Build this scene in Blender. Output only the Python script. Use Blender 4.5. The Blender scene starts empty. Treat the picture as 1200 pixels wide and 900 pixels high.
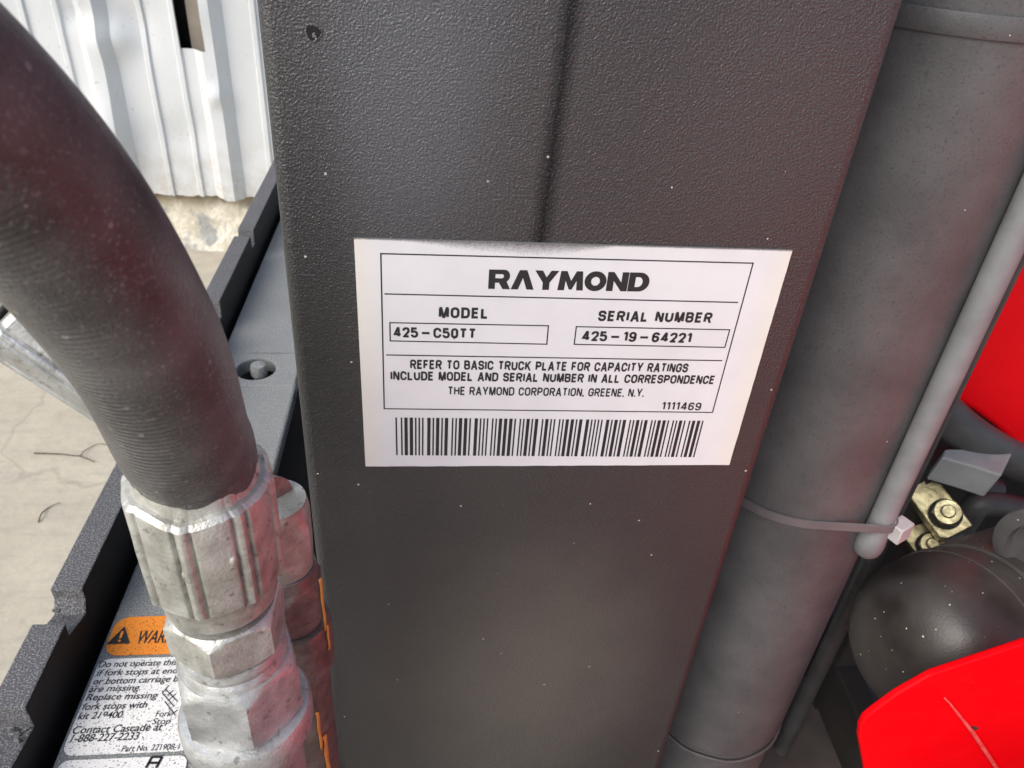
import bpy, bmesh, math, random
from mathutils import Vector as V, Matrix
from math import sin, cos, pi, radians

random.seed(7)
S = bpy.context.scene
C = S.collection

# ------------------------------------------------------------------ camera
F = 900.0                                        # focal length in photo pixels (1200 px wide)
CAM = V((-0.0423, -0.1979, 0.1275))
yaw, pitch, roll = 0.1323, -0.5941, 0.0818
fw = V((sin(yaw) * cos(pitch), cos(yaw) * cos(pitch), sin(pitch)))
r0 = V((cos(yaw), -sin(yaw), 0)); u0 = r0.cross(fw)
rt = cos(roll) * r0 + sin(roll) * u0
up = -sin(roll) * r0 + cos(roll) * u0
cd = bpy.data.cameras.new('camera'); cam = bpy.data.objects.new('camera', cd); C.objects.link(cam)
cam.matrix_world = Matrix(((rt.x, up.x, -fw.x, CAM.x), (rt.y, up.y, -fw.y, CAM.y), (rt.z, up.z, -fw.z, CAM.z), (0, 0, 0, 1)))
cd.sensor_width = 36; cd.lens = 36 * F / 1200
cd.clip_start = 0.005; cd.clip_end = 500
cd.dof.use_dof = True; cd.dof.focus_distance = 0.235; cd.dof.aperture_fstop = 45
S.camera = cam

# ------------------------------------------------------------------ light
SUN = V((-0.56, -0.50, 0.66)).normalized()       # towards the sun: high on the left, a little behind the viewer
w = bpy.data.worlds.new('World'); S.world = w; w.use_nodes = True
nt = w.node_tree; bg = nt.nodes['Background']
sk = nt.nodes.new('ShaderNodeTexSky'); sk.sky_type = 'NISHITA'; sk.sun_disc = False
sk.sun_elevation = math.asin(SUN.z); sk.sun_rotation = math.atan2(SUN.x, SUN.y)
sk.air_density = 1.0; sk.dust_density = 2.6; sk.ozone_density = 1.0
nt.links.new(sk.outputs[0], bg.inputs[0]); bg.inputs[1].default_value = 0.13
sl = bpy.data.lights.new('sun', 'SUN'); sl.energy = 1.5; sl.angle = radians(42); sl.color = (1, .98, .95)
so = bpy.data.objects.new('sun', sl); C.objects.link(so)
so.rotation_euler = SUN.to_track_quat('Z', 'Y').to_euler()
S.view_settings.view_transform = 'Standard'; S.view_settings.look = 'None'
S.view_settings.exposure = 0.74; S.view_settings.gamma = 1; S.view_settings.use_curve_mapping = False


def at(px, py, x=None, y=None, z=None, t=None):
    """Where the sight line measured at a photo point meets a real plane (or a depth t)."""
    d = (px - 600) / F * rt - (py - 450) / F * up + fw
    if t is None:
        t = (x - CAM.x) / d.x if x is not None else (y - CAM.y) / d.y if y is not None else (z - CAM.z) / d.z
    return CAM + t * d

# ------------------------------------------------------------------ materials


class NT:
    def __init__(s, name, world=False):
        s.m = bpy.data.materials.new(name); s.m.use_nodes = True
        s.t = s.m.node_tree; s.b = s.t.nodes['Principled BSDF']
        s.co = s.t.nodes.new('ShaderNodeNewGeometry').outputs['Position'] if world else s.t.nodes.new('ShaderNodeTexCoord').outputs['Object']

    def n(s, kind, **kw):
        nd = s.t.nodes.new('ShaderNode' + kind)
        for k, v in kw.items():
            setattr(nd, k, v)
        return nd

    def l(s, a, b): s.t.links.new(a, b)

    def noise(s, scale, detail=4, rough=.55, co=None):
        nd = s.n('TexNoise'); nd.inputs['Scale'].default_value = scale
        nd.inputs['Detail'].default_value = detail; nd.inputs['Roughness'].default_value = rough
        s.l(co or s.co, nd.inputs['Vector']); return nd.outputs['Fac']

    def ramp(s, fac, a, b, ca=(0, 0, 0), cb=(1, 1, 1)):
        nd = s.n('ValToRGB'); e = nd.color_ramp.elements
        e[0].position = a; e[1].position = b; e[0].color = (*ca, 1); e[1].color = (*cb, 1)
        s.l(fac, nd.inputs[0]); return nd.outputs[0]

    def math(s, op, a, b=None, c=None):
        nd = s.n('Math', operation=op)
        for i, v in enumerate((a, b, c)):
            if v is None: continue
            if isinstance(v, (int, float)): nd.inputs[i].default_value = v
            else: s.l(v, nd.inputs[i])
        return nd.outputs[0]

    def mix(s, fac, a, b):
        nd = s.n('MixRGB')
        for i, v in enumerate((fac, a, b)):
            if isinstance(v, tuple): nd.inputs[i].default_value = (*v, 1)
            elif isinstance(v, (int, float)): nd.inputs[i].default_value = v
            else: s.l(v, nd.inputs[i])
        return nd.outputs[0]

    def xyz(s, co=None):
        nd = s.n('SeparateXYZ'); s.l(co or s.co, nd.inputs[0]); return nd.outputs

    def specks(s, scale, size, keep=.5):
        """sparse round dots: 1 inside a dot"""
        v = s.n('TexVoronoi'); v.inputs['Scale'].default_value = scale; s.l(s.co, v.inputs['Vector'])
        hue = s.n('SeparateColor'); s.l(v.outputs['Color'], hue.inputs[0])
        sz = s.math('MULTIPLY', hue.outputs[1], size)
        near = s.math('LESS_THAN', v.outputs['Distance'], sz)
        return s.math('MULTIPLY', near, s.math('LESS_THAN', hue.outputs[0], keep))

    def bump(s, h, strength, dist, prev=None):
        nd = s.n('Bump'); nd.inputs['Strength'].default_value = strength; nd.inputs['Distance'].default_value = dist
        s.l(h, nd.inputs['Height'])
        if prev: s.l(prev, nd.inputs['Normal'])
        return nd.outputs[0]

    def done(s, col, rough, metal=0.0, normal=None, spec=.5, coat=0):
        b = s.b
        for key, v in (('Base Color', col), ('Roughness', rough), ('Metallic', metal)):
            if isinstance(v, tuple): b.inputs[key].default_value = (*v, 1)
            elif isinstance(v, (int, float)): b.inputs[key].default_value = v
            else: s.l(v, b.inputs[key])
        b.inputs['Specular IOR Level'].default_value = spec
        b.inputs['Coat Weight'].default_value = coat
        if normal: s.l(normal, b.inputs['Normal'])
        return s.m


def simple(name, c, c2=None, scale=60, rough=.5, rough2=None, metal=0, b=.15, bs=700, bd=.0004, spec=.5, speck=None, coat=0):
    t = NT(name); f = t.ramp(t.noise(scale), .35, .68)
    col = t.mix(f, c, c2 or tuple(x * .7 for x in c))
    if speck:
        col = t.mix(t.specks(speck[0], speck[1], speck[2]), col, speck[3])
    ro = rough if rough2 is None else t.ramp(t.noise(scale * 1.7), .3, .7, (rough,) * 3, (rough2,) * 3)
    return t.done(col, ro, metal, t.bump(t.noise(bs, 3), b, bd) if b else None, spec, coat)


def m_mast():
    t = NT('black_mast_paint', True); x, y, z = t.xyz()
    col = t.mix(t.ramp(t.noise(14), .35, .7), (.024, .024, .025), (.032, .031, .030))
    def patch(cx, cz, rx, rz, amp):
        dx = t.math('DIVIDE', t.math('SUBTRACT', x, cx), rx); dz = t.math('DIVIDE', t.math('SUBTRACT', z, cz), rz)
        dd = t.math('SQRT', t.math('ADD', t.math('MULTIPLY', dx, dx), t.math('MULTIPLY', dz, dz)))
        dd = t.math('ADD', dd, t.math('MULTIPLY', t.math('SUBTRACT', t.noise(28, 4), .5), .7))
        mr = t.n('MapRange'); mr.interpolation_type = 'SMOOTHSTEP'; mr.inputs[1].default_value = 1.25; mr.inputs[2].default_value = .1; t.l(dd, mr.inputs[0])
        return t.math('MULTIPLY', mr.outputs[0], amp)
    # painted reflections: pale sheen low and high on the face, dark band at left
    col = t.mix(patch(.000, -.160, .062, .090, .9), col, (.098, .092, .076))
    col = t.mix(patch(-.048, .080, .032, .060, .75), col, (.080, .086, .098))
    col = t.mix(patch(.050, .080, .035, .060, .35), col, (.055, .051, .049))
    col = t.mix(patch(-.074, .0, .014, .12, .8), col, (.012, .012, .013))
    # a long run mark of cleaner paint above the data plate
    cen = t.math('ADD', t.math('MULTIPLY', t.math('SUBTRACT', z, .043), .035), -.0112)
    wob = t.math('MULTIPLY', t.math('SUBTRACT', t.noise(160), .5), .0016)
    d = t.math('ABSOLUTE', t.math('SUBTRACT', t.math('ADD', x, wob), cen))
    run = t.ramp(d, .00165, .00195, (1, 1, 1), (0, 0, 0))
    run = t.math('MULTIPLY', run, t.math('GREATER_THAN', z, .040))
    front = t.math('LESS_THAN', y, .003)
    run = t.math('MULTIPLY', run, front)
    col = t.mix(t.math('MULTIPLY', run, .9), col, (.006, .006, .007))
    col = t.mix(t.math('MULTIPLY', t.ramp(t.noise(1500, 2, .6), .56, .72), .42), col, (.13, .128, .125))
    col = t.mix(t.specks(140, .05, .40), col, (.60, .60, .59))
    col = t.mix(t.specks(260, .11, .10), col, (.45, .44, .42))
    ro = t.ramp(t.noise(10), .3, .7, (.33,) * 3, (.44,) * 3)
    nr = t.bump(t.noise(1520, 2, .6), .8, .00055)
    nr = t.bump(t.noise(480, 2, .5), .25, .0004, nr)
    mt = t.done(col, ro, 0, nr, .85)
    t.l(t.math('SUBTRACT', .85, t.math('MULTIPLY', run, .62)), t.b.inputs['Specular IOR Level'])
    return mt


def m_cylinder():
    t = NT('dusty_black_cylinder_paint')
    col = t.mix(t.ramp(t.noise(32, 6, .65), .36, .66), (.072, .072, .074), (.108, .108, .109))
    col = t.mix(t.math('MULTIPLY', t.ramp(t.noise(1100, 2), .58, .7), .4), col, (.015, .015, .015))
    col = t.mix(t.specks(110, .06, .15), col, (.75, .73, .7))
    return t.done(col, t.ramp(t.noise(20), .3, .7, (.42,) * 3, (.62,) * 3), 0, t.bump(t.noise(900, 3), .3, .0005), .5)


HPH = pi


def m_hose():
    t = NT('hose_rubber')
    uv = t.n('TexCoord').outputs['UV']; u, v, _ = t.xyz(uv)
    wob = t.noise(90)
    ph = t.math('ADD', t.math('MULTIPLY', v, 2 * pi / .0012), t.math('MULTIPLY', wob, 4.0))
    ph = t.math('ADD', ph, t.math('MULTIPLY', t.math('SINE', t.math('MULTIPLY', u, 2 * pi)), 1.6))
    rib = t.math('SINE', ph)
    patch = t.ramp(t.noise(45, 3), .38, .62)
    side = t.ramp(t.math('SINE', t.math('ADD', t.math('MULTIPLY', u, 2 * pi), HPH)), .0, .9)
    rib = t.math('MULTIPLY', rib, t.math('MULTIPLY', patch, side))
    col = t.mix(t.ramp(t.noise(60, 5), .35, .7), (.045, .043, .041), (.120, .117, .112))
    col = t.mix(t.math('MULTIPLY', t.ramp(rib, .25, .9), .55), col, (.23, .225, .215))
    col = t.mix(t.specks(420, .22, .35), col, (.20, .19, .175))
    col = t.mix(t.math('MULTIPLY', t.ramp(t.noise(1300, 3, .6), .55, .70), .5), col, (.21, .205, .195))
    nr = t.bump(rib, .6, .0003); nr = t.bump(t.noise(1500, 3, .65), .6, .0004, nr)
    return t.done(col, t.ramp(t.noise(70), .3, .7, (.34,) * 3, (.50,) * 3), 0, nr, .6)


def m_zinc(name, c=(.56, .56, .51), c2=(.33, .32, .28), metal=.62, ro=(.40, .58)):
    t = NT(name)
    col = t.mix(t.ramp(t.noise(130, 6, .65), .40, .68), c, c2)
    col = t.mix(t.math('MULTIPLY', t.ramp(t.noise(420, 3), .60, .72), .6), col, (.09, .075, .055))
    nr = t.bump(t.noise(300, 5, .6), .5, .0007); nr = t.bump(t.noise(1800, 2), .35, .0003, nr)
    return t.done(col, t.ramp(t.noise(160), .3, .7, (ro[0],) * 3, (ro[1],) * 3), metal, nr)


def m_grit(name, c, c2, s=1300, th=(.52, .60), rough=.8, metal=0):
    """sandy overspray: fine light and dark grains"""
    t = NT(name)
    g = t.ramp(t.noise(s, 2, .5), th[0], th[1])
    col = t.mix(g, c, c2)
    col = t.mix(t.math('MULTIPLY', t.ramp(t.noise(40, 4), .4, .7), .35), col, c)
    return t.done(col, rough, metal, t.bump(t.noise(s * .8, 3), .6, .0008), .3)


def m_plate_white():
    t = NT('data_plate_vinyl', True); x, y, z = t.xyz()
    col = t.mix(t.ramp(t.noise(50, 4), .4, .7), (.685, .70, .71), (.635, .65, .66))
    edge = t.ramp(t.math('ABSOLUTE', x), .0555, .0615)
    col = t.mix(t.math('MULTIPLY', edge, .6), col, (.70, .68, .58))
    # black overspray creeping over the top edge
    sh = t.math('ADD', x, t.math('MULTIPLY', t.math('SUBTRACT', t.noise(60, 2), .5), .02))
    mr = t.n('MapRange'); mr.interpolation_type = 'SMOOTHSTEP'; mr.inputs[1].default_value = -.055; mr.inputs[2].default_value = -.014; t.l(sh, mr.inputs[0])
    mr2 = t.n('MapRange'); mr2.interpolation_type = 'SMOOTHSTEP'; mr2.inputs[1].default_value = .016; mr2.inputs[2].default_value = -.010; t.l(sh, mr2.inputs[0])
    along = t.math('MULTIPLY', mr.outputs[0], mr2.outputs[0])
    dep = t.math('SUBTRACT', .0405, z)
    reach = t.math('ADD', t.math('MULTIPLY', along, .0034), .0005)
    fade = t.math('DIVIDE', dep, reach)
    grain = t.math('MULTIPLY', t.math('SUBTRACT', t.noise(2200, 2), .5), .9)
    sp = t.ramp(t.math('ADD', fade, grain), .05, 1.0, (1, 1, 1), (0, 0, 0))
    col = t.mix(t.math('MULTIPLY', sp, .85), col, (.05, .048, .046))
    return t.done(col, .42, 0, t.bump(t.noise(300, 2), .05, .0003), .45)


def m_sticker(name, c, c2):
    t = NT(name)
    g = t.ramp(t.noise(1000, 3, .6), .575, .64)
    col = t.mix(g, c, c2)
    return t.done(col, .65, 0, t.bump(t.noise(900, 3), .4, .0004), .3)


def m_wall():
    t = NT('white_siding_paint', True); x, y, z = t.xyz()
    col = t.mix(t.ramp(t.noise(3, 5), .4, .75), (.61, .63, .635), (.53, .55, .555))
    low = t.ramp(t.math('MULTIPLY', t.math('ADD', z, .83), 4.0), 0.0, 1.0, (1, 1, 1), (0, 0, 0))
    dirt = t.math('MULTIPLY', low, t.ramp(t.noise(22, 6, .7), .40, .62))
    col = t.mix(t.math('MULTIPLY', dirt, .7), col, (.45, .41, .34))
    col = t.mix(t.math('MULTIPLY', t.ramp(t.noise(60, 3), .66, .74), .6), col, (.32, .29, .25))
    return t.done(col, .45, 0, t.bump(t.noise(8, 3), .25, .01), .5)


def m_ground():
    t = NT('pale_dirty_concrete'); x, y, z = t.xyz()
    col = t.mix(t.ramp(t.noise(5, 6, .6), .35, .7), (.50, .455, .36), (.41, .37, .29))
    col = t.mix(t.math('MULTIPLY', t.ramp(t.noise(30, 6, .7), .45, .72), .55), col, (.34, .305, .25))
    mp = t.n('Mapping'); mp.inputs['Scale'].default_value = (2, 14, 1); t.l(t.co, mp.inputs[0])
    col = t.mix(t.math('MULTIPLY', t.ramp(t.noise(3, 5, .6, mp.outputs[0]), .52, .62), .40), col, (.36, .33, .28))
    # hairline cracks
    wv = t.n('TexVoronoi', feature='DISTANCE_TO_EDGE'); wv.inputs['Scale'].default_value = 1.7
    mx = t.n('MixRGB'); mx.inputs[0].default_value = .12; t.l(t.co, mx.inputs[1])
    nz = t.n('TexNoise'); nz.inputs['Scale'].default_value = 7; t.l(t.co, nz.inputs['Vector']); t.l(nz.outputs['Color'], mx.inputs[2])
    t.l(mx.outputs[0], wv.inputs['Vector'])
    cr = t.ramp(wv.outputs['Distance'], .002, .008, (1, 1, 1), (0, 0, 0))
    col = t.mix(t.math('MULTIPLY', cr, .22), col, (.16, .13, .10))
    return t.done(col, .9, 0, t.bump(t.noise(60, 6), .4, .004), .2)


def m_footing():
    t = NT('crumbling_footing_concrete', True); x, y, z = t.xyz()
    col = t.mix(t.ramp(t.noise(16, 5, .65), .40, .56), (.78, .73, .61), (.56, .51, .40))
    col = t.mix(t.ramp(t.noise(11, 3), .55, .62), col, (.36, .36, .34))
    top = t.ramp(t.math('MULTIPLY', t.math('ADD', z, .875), 20.0), 0.0, 1.0)
    col = t.mix(t.math('MULTIPLY', top, .8), col, (.26, .18, .09))
    return t.done(col, .9, 0, t.bump(t.noise(35, 6, .65), .7, .02), .2)


def m_red(name='red_body_paint'):
    t = NT(name)
    col = t.mix(t.ramp(t.noise(9), .4, .7), (.82, .001, .006), (.76, .001, .005))
    col = t.mix(t.math('MULTIPLY', t.ramp(t.noise(120, 6, .75), .60, .78), .16), col, (.60, .08, .07))
    return t.done(col, t.ramp(t.noise(40, 5), .3, .7, (.38,) * 3, (.58,) * 3), 0, t.bump(t.noise(60, 3), .12, .0012), .14)


MT = dict(
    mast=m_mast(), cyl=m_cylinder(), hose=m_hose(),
    zinc=m_zinc('dirty_zinc_fitting'), zinc2=m_zinc('cleaner_zinc_fitting', (.54, .55, .54), (.36, .36, .34)),
    brownzinc=m_zinc('oily_brown_fitting', (.26, .22, .20), (.13, .105, .09), .55, (.35, .6)),
    yellowzinc=m_zinc('yellow_zinc', (.42, .385, .23), (.20, .175, .10), .85, (.25, .5)),
    bar=m_grit('sandy_black_bar', (.085, .085, .088), (.24, .24, .245), 1200, (.50, .62)),
    barside=simple('black_bar_side', (.012, .012, .013), rough=.7, spec=.3),
    deck=m_grit('grey_overspray_deck', (.19, .198, .195), (.33, .34, .33), 1100, (.48, .60), .7),
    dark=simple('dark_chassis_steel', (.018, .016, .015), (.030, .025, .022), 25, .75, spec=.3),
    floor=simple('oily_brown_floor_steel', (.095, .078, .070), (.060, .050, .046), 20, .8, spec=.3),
    platew=m_plate_white(), ink=simple('black_ink', (.022, .021, .023), rough=.45, b=0),
    sw=m_sticker('sanded_white_sticker', (.80, .79, .75), (.20, .19, .17)),
    so=m_sticker('sanded_orange_sticker', (.85, .27, .03), (.30, .12, .03)),
    wall=m_wall(), ground=m_ground(), footing=m_footing(),
    wood=simple('weathered_stud', (.30, .27, .22), (.22, .19, .15), 12, .8),
    red=m_red(), scratch=simple('pale_red_scuff', (.78, .16, .15), (.68, .05, .06), 200, .6, b=0),
    pipe=simple('grey_pipe_paint', (.205, .212, .22), (.15, .155, .16), 70, .45, .6, b=.25, bs=900, speck=(160, .07, .15, (.7, .7, .7))),
    tie=simple('grey_painted_nylon', (.14, .125, .13), (.11, .10, .105), 90, .5),
    tiehead=simple('pale_nylon', (.46, .45, .45), (.36, .35, .35), 90, .5),
    motor=simple('oily_black_motor', (.022, .017, .016), (.085, .080, .075), 13, .36, .55, b=.3, speck=(260, .13, .6, (.60, .56, .48))),
    bracket=simple('grey_primer_bracket', (.24, .255, .265), (.19, .2, .205), 60, .6),
    rubber=simple('black_hose_rubber', (.035, .035, .036), (.06, .06, .06), 50, .5),
    orange=simple('orange_paint_mark', (.85, .36, .08), (.72, .27, .05), 300, .5),
    twig=simple('dry_twig', (.10, .085, .06), rough=.9),
    rim=simple('bare_chipped_metal', (.22, .215, .21), (.10, .09, .085), 900, .5, metal=.3),
)

# ------------------------------------------------------------------ mesh helpers


def link(name, me, m, parent=None, loc=None):
    o = bpy.data.objects.new(name, me); C.objects.link(o)
    for k in (m if isinstance(m, (list, tuple)) else [m]): me.materials.append(k)
    if parent is not None: o.parent = parent
    if loc is not None: o.location = loc
    return o


def tag(o, label, cat, group=None):
    o['label'] = label; o['category'] = cat
    if group: o['group'] = group
    return o


def thing(name, loc, label, cat, group=None):
    o = bpy.data.objects.new(name, None); o.empty_display_size = .01; C.objects.link(o); o.location = loc
    return tag(o, label, cat, group)


def fin(bm, name, m, parent=None, smooth=30, bevel=0, seg=2):
    """bmesh in world metres -> one object (its origin at the parent's origin)"""
    if parent is not None:
        bmesh.ops.translate(bm, verts=bm.verts, vec=-V(parent.location))
    bmesh.ops.recalc_face_normals(bm, faces=bm.faces)
    me = bpy.data.meshes.new(name); bm.to_mesh(me); bm.free()
    if smooth:
        for p in me.polygons: p.use_smooth = True
        me.set_sharp_from_angle(angle=radians(smooth))
    o = link(name, me, m, parent)
    if bevel:
        b = o.modifiers.new('bevel', 'BEVEL'); b.width = bevel; b.segments = seg; b.limit_method = 'ANGLE'; b.angle_limit = radians(35)
        b.harden_normals = False
    return o


def rawfin(bm, name, m, parent=None):
    if parent is not None: bmesh.ops.translate(bm, verts=bm.verts, vec=-V(parent.location))
    me = bpy.data.meshes.new(name); bm.to_mesh(me); bm.free()
    return link(name, me, m, parent)


def box(bm, lo, hi):
    vs = [bm.verts.new((x, y, z)) for x in (lo[0], hi[0]) for y in (lo[1], hi[1]) for z in (lo[2], hi[2])]
    for f in ((0, 1, 3, 2), (4, 6, 7, 5), (0, 4, 5, 1), (2, 3, 7, 6), (0, 2, 6, 4), (1, 5, 7, 3)):
        bm.faces.new([vs[i] for i in f])
    return vs


def prism(bm, pts, d):
    """closed polygon (3-D points) extruded along the vector d"""
    a = [bm.verts.new(p) for p in pts]; b = [bm.verts.new(V(p) + V(d)) for p in pts]
    bm.faces.new(a); bm.faces.new(b[::-1])
    n = len(a)
    for i in range(n): bm.faces.new((a[i], a[(i + 1) % n], b[(i + 1) % n], b[i]))


def frame(axis):
    a = V(axis).normalized(); h = V((0, 0, 1)) if abs(a.z) < .9 else V((0, 1, 0))
    x = h.cross(a).normalized(); return x, a.cross(x), a


def lathe(bm, o, axis, prof, n=48, rfun=None, rot=0):
    """prof: (distance along axis, radius); rfun(theta, i) scales the radius"""
    X, Y, A = frame(axis); rings = []
    for i, (h, r) in enumerate(prof):
        ring = []
        for k in range(n):
            th = 2 * pi * k / n + rot; rr = r * (rfun(th, i) if rfun else 1)
            ring.append(bm.verts.new(V(o) + A * h + (X * cos(th) + Y * sin(th)) * rr))
        rings.append(ring)
    for a, b in zip(rings, rings[1:]):
        for k in range(n): bm.faces.new((a[k], a[(k + 1) % n], b[(k + 1) % n], b[k]))
    bm.faces.new(rings[0][::-1]); bm.faces.new(rings[-1])


def hexnut(bm, o, axis, R, h, rot=0, ch=.14, n=72):
    """hexagonal nut with rounded chamfers at both ends: the chamfer cone cuts the corners"""
    X, Y, A = frame(axis); ap = R * cos(pi / 6); rings = []
    hs = [0, ch * .33, ch * .66, ch, .5, 1 - ch, 1 - ch * .66, 1 - ch * .33, 1]
    for s in hs:
        e = min(s, 1 - s) / ch; lim = ap * .97 + (R - ap * .97) * min(1, e)
        ring = []
        for k in range(n):
            th = 2 * pi * k / n; loc = (th % (pi / 3)) - pi / 6
            r = min(ap / cos(loc), lim)
            ring.append(bm.verts.new(V(o) + A * (s * h) + (X * cos(th + rot) + Y * sin(th + rot)) * r))
        rings.append(ring)
    for a, b in zip(rings, rings[1:]):
        for k in range(n): bm.faces.new((a[k], a[(k + 1) % n], b[(k + 1) % n], b[k]))
    bm.faces.new(rings[0][::-1]); bm.faces.new(rings[-1])


def spline(P, n=14):
    out = []
    for i in range(len(P) - 1):
        p0 = P[max(i - 1, 0)]; p1 = P[i]; p2 = P[i + 1]; p3 = P[min(i + 2, len(P) - 1)]
        for k in range(n):
            t = k / n
            out.append(.5 * ((2 * p1) + (p2 - p0) * t + (2 * p0 - 5 * p1 + 4 * p2 - p3) * t * t + (3 * p1 - p0 - 3 * p2 + p3) * t ** 3))
    out.append(P[-1]); return out


def tube(bm, path, r, n=32, uv=False, rfun=None, cap=True):
    """swept tube with parallel-transported rings; r is a number or a function of 0..1"""
    path = [V(p) for p in path]; N = len(path)
    tan = [(path[min(i + 1, N - 1)] - path[max(i - 1, 0)]).normalized() for i in range(N)]
    X, Y, A = frame(tan[0]); rings = []; L = [0]
    for i in range(1, N): L.append(L[-1] + (path[i] - path[i - 1]).length)
    for i in range(N):
        X = (X - tan[i] * X.dot(tan[i])).normalized(); Y = tan[i].cross(X)
        rr = r(L[i] / L[-1]) if callable(r) else r
        rings.append([bm.verts.new(path[i] + (X * cos(2 * pi * k / n) + Y * sin(2 * pi * k / n)) * rr * (rfun(2 * pi * k / n, L[i]) if rfun else 1)) for k in range(n)])
    ul = bm.loops.layers.uv.new('UVMap') if uv else None
    for i in range(N - 1):
        for k in range(n):
            f = bm.faces.new((rings[i][k], rings[i][(k + 1) % n], rings[i + 1][(k + 1) % n], rings[i + 1][k]))
            if uv:
                for lp, (a, b) in zip(f.loops, ((k, i), (k + 1, i), (k + 1, i + 1), (k, i + 1))): lp[ul].uv = (a / n, L[b])
    if cap: bm.faces.new(rings[0][::-1]); bm.faces.new(rings[-1])

# ------------------------------------------------------------------ lettering: a plain condensed gothic drawn with strokes


R_ = 'r'
G = {  # glyph: (width, [strokes]); points in 0..1, a trailing 'r' rounds the corner, 'c' first closes the stroke
    'A': (.58, [['h', (0, 0), (.5, 1)], ['h', (1, 0), (.5, 1)], [(.14, .26), (.86, .26)]]),
    'B': (.52, [[(0, 0), (0, 1), (.95, 1, R_), (.95, .53, R_), (0, .53)], [(0, .53), (1, .53, R_), (1, 0, R_), (0, 0)]]),
    'C': (.52, [[(1, .66), (1, 1, R_), (0, 1, R_), (0, 0, R_), (1, 0, R_), (1, .34)]]),
    'D': (.52, [['c', (0, 0), (0, 1), (1, 1, R_), (1, 0, R_)]]),
    'E': (.44, [[(1, 1), (0, 1), (0, 0), (1, 0)], [(0, .53), (.9, .53)]]),
    'F': (.42, [[(1, 1), (0, 1), (0, 0)], [(0, .5), (.9, .5)]]),
    'G': (.54, [[(1, .68), (1, 1, R_), (0, 1, R_), (0, 0, R_), (1, 0, R_), (1, .48), (.55, .48)]]),
    'H': (.52, [[(0, 0), (0, 1)], [(1, 0), (1, 1)], [(0, .52), (1, .52)]]),
    'I': (.0, [[(0, 0), (0, 1)]]),
    'K': (.54, [[(0, 0), (0, 1)], ['h', (.95, 1), (.02, .36)], ['h', (.34, .56), (1, 0)]]),
    'L': (.42, [[(0, 1), (0, 0), (1, 0)]]),
    'M': (.64, [[(0, 0), (0, 1)], [(1, 0), (1, 1)], ['h', (.06, 1), (.5, 0)], ['h', (.94, 1), (.5, 0)]]),
    'N': (.52, [[(0, 0), (0, 1)], [(1, 0), (1, 1)], ['h', (.04, 1), (.96, 0)]]),
    'O': (.54, [['c', (0, 0, R_), (0, 1, R_), (1, 1, R_), (1, 0, R_)]]),
    'P': (.50, [[(0, 0), (0, 1), (1, 1, R_), (1, .46, R_), (0, .46)]]),
    'R': (.52, [[(0, 0), (0, 1)], [(0, 1), (1, 1, R_), (1, .49, R_), (0, .49)], ['h', (.55, .49), (1, 0)]]),
    'S': (.50, [[(1, .70), (1, 1, R_), (0, 1, R_), (0, .53, R_), (1, .53, R_), (1, 0, R_), (0, 0, R_), (0, .30)]]),
    'T': (.50, [[(0, 1), (1, 1)], [(.5, 1), (.5, 0)]]),
    'U': (.52, [[(0, 1), (0, 0, R_), (1, 0, R_), (1, 1)]]),
    'V': (.56, [['h', (0, 1), (.5, 0)], ['h', (1, 1), (.5, 0)]]),
    'Y': (.58, [['h', (0, 1), (.5, .40)], ['h', (1, 1), (.5, .40)], [(.5, .46), (.5, 0)]]),
    '^': (.72, [['h', (0, 0), (.5, 1)], ['h', (1, 0), (.5, 1)]]),
    '0': (.44, [['c', (0, 0, R_), (0, 1, R_), (1, 1, R_), (1, 0, R_)]]),
    '1': (.20, [[(1, 1), (1, 0)], ['h', (1, 1), (0, .74)]]),
    '2': (.44, [[(0, .70), (0, 1, R_), (1, 1, R_), (1, .60, R_), (.9, .50)], ['h', (.96, .54), (.02, .05)], [(0, 0), (1.05, 0)]]),
    '4': (.50, [[(.76, 0), (.76, 1)], ['h', (.72, 1), (.0, .22)], [(-.02, .26), (1.14, .26)]]),
    '5': (.44, [[(.95, 1), (.06, 1), (.02, .50)], [(0, .46), (.05, .62, R_), (1, .62, R_), (1, 0, R_), (0, 0, R_), (0, .26)]]),
    '6': (.44, [[(1, .78), (1, 1, R_), (0, 1, R_), (0, 0, R_), (1, 0, R_), (1, .58, R_), (0, .58)]]),
    '9': (.44, [[(0, .22), (0, 0, R_), (1, 0, R_), (1, 1, R_), (0, 1, R_), (0, .42, R_), (1, .42)]]),
    '-': (.95, [[(.14, .46), (.86, .46)]]),
    ',': (.0, [[(0, .10), (-.06, -.16)]]),
    '.': (.0, [[(0, -.09), (0, .12)]]),
    ' ': (.16, []),
}


def fillet(st, w, s, rad):
    if st[0] == 'h': return [V((p[0] * w, p[1], 0)) for p in st[1:]], 'h'
    closed = st[0] == 'c'; st = st[1:] if closed else st
    P = [(V((p[0] * w, s / 2 + p[1] * (1 - s), 0)), len(p) > 2) for p in st]; n = len(P); out = []
    for i, (p, r) in enumerate(P):
        if not r: out.append(p); continue
        a = P[i - 1][0] - p; b = P[(i + 1) % n][0] - p
        ra, rb = P[i - 1][1], P[(i + 1) % n][1]
        d = min(rad, a.length * (.5 if ra else .95), b.length * (.5 if rb else .95)); a.normalize(); b.normalize()
        p0, p2 = p + a * d, p + b * d
        for k in range(7):
            t = k / 6; c = .80
            q1 = p0.lerp(p, c); q2 = p2.lerp(p, c)          # a cubic close to a circular quarter
            q1 = p0 + (p - p0) * .58; q2 = p2 + (p - p2) * .58
            out.append((1 - t) ** 3 * p0 + 3 * (1 - t) ** 2 * t * q1 + 3 * (1 - t) * t * t * q2 + t ** 3 * p2)
    return out, closed


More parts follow.
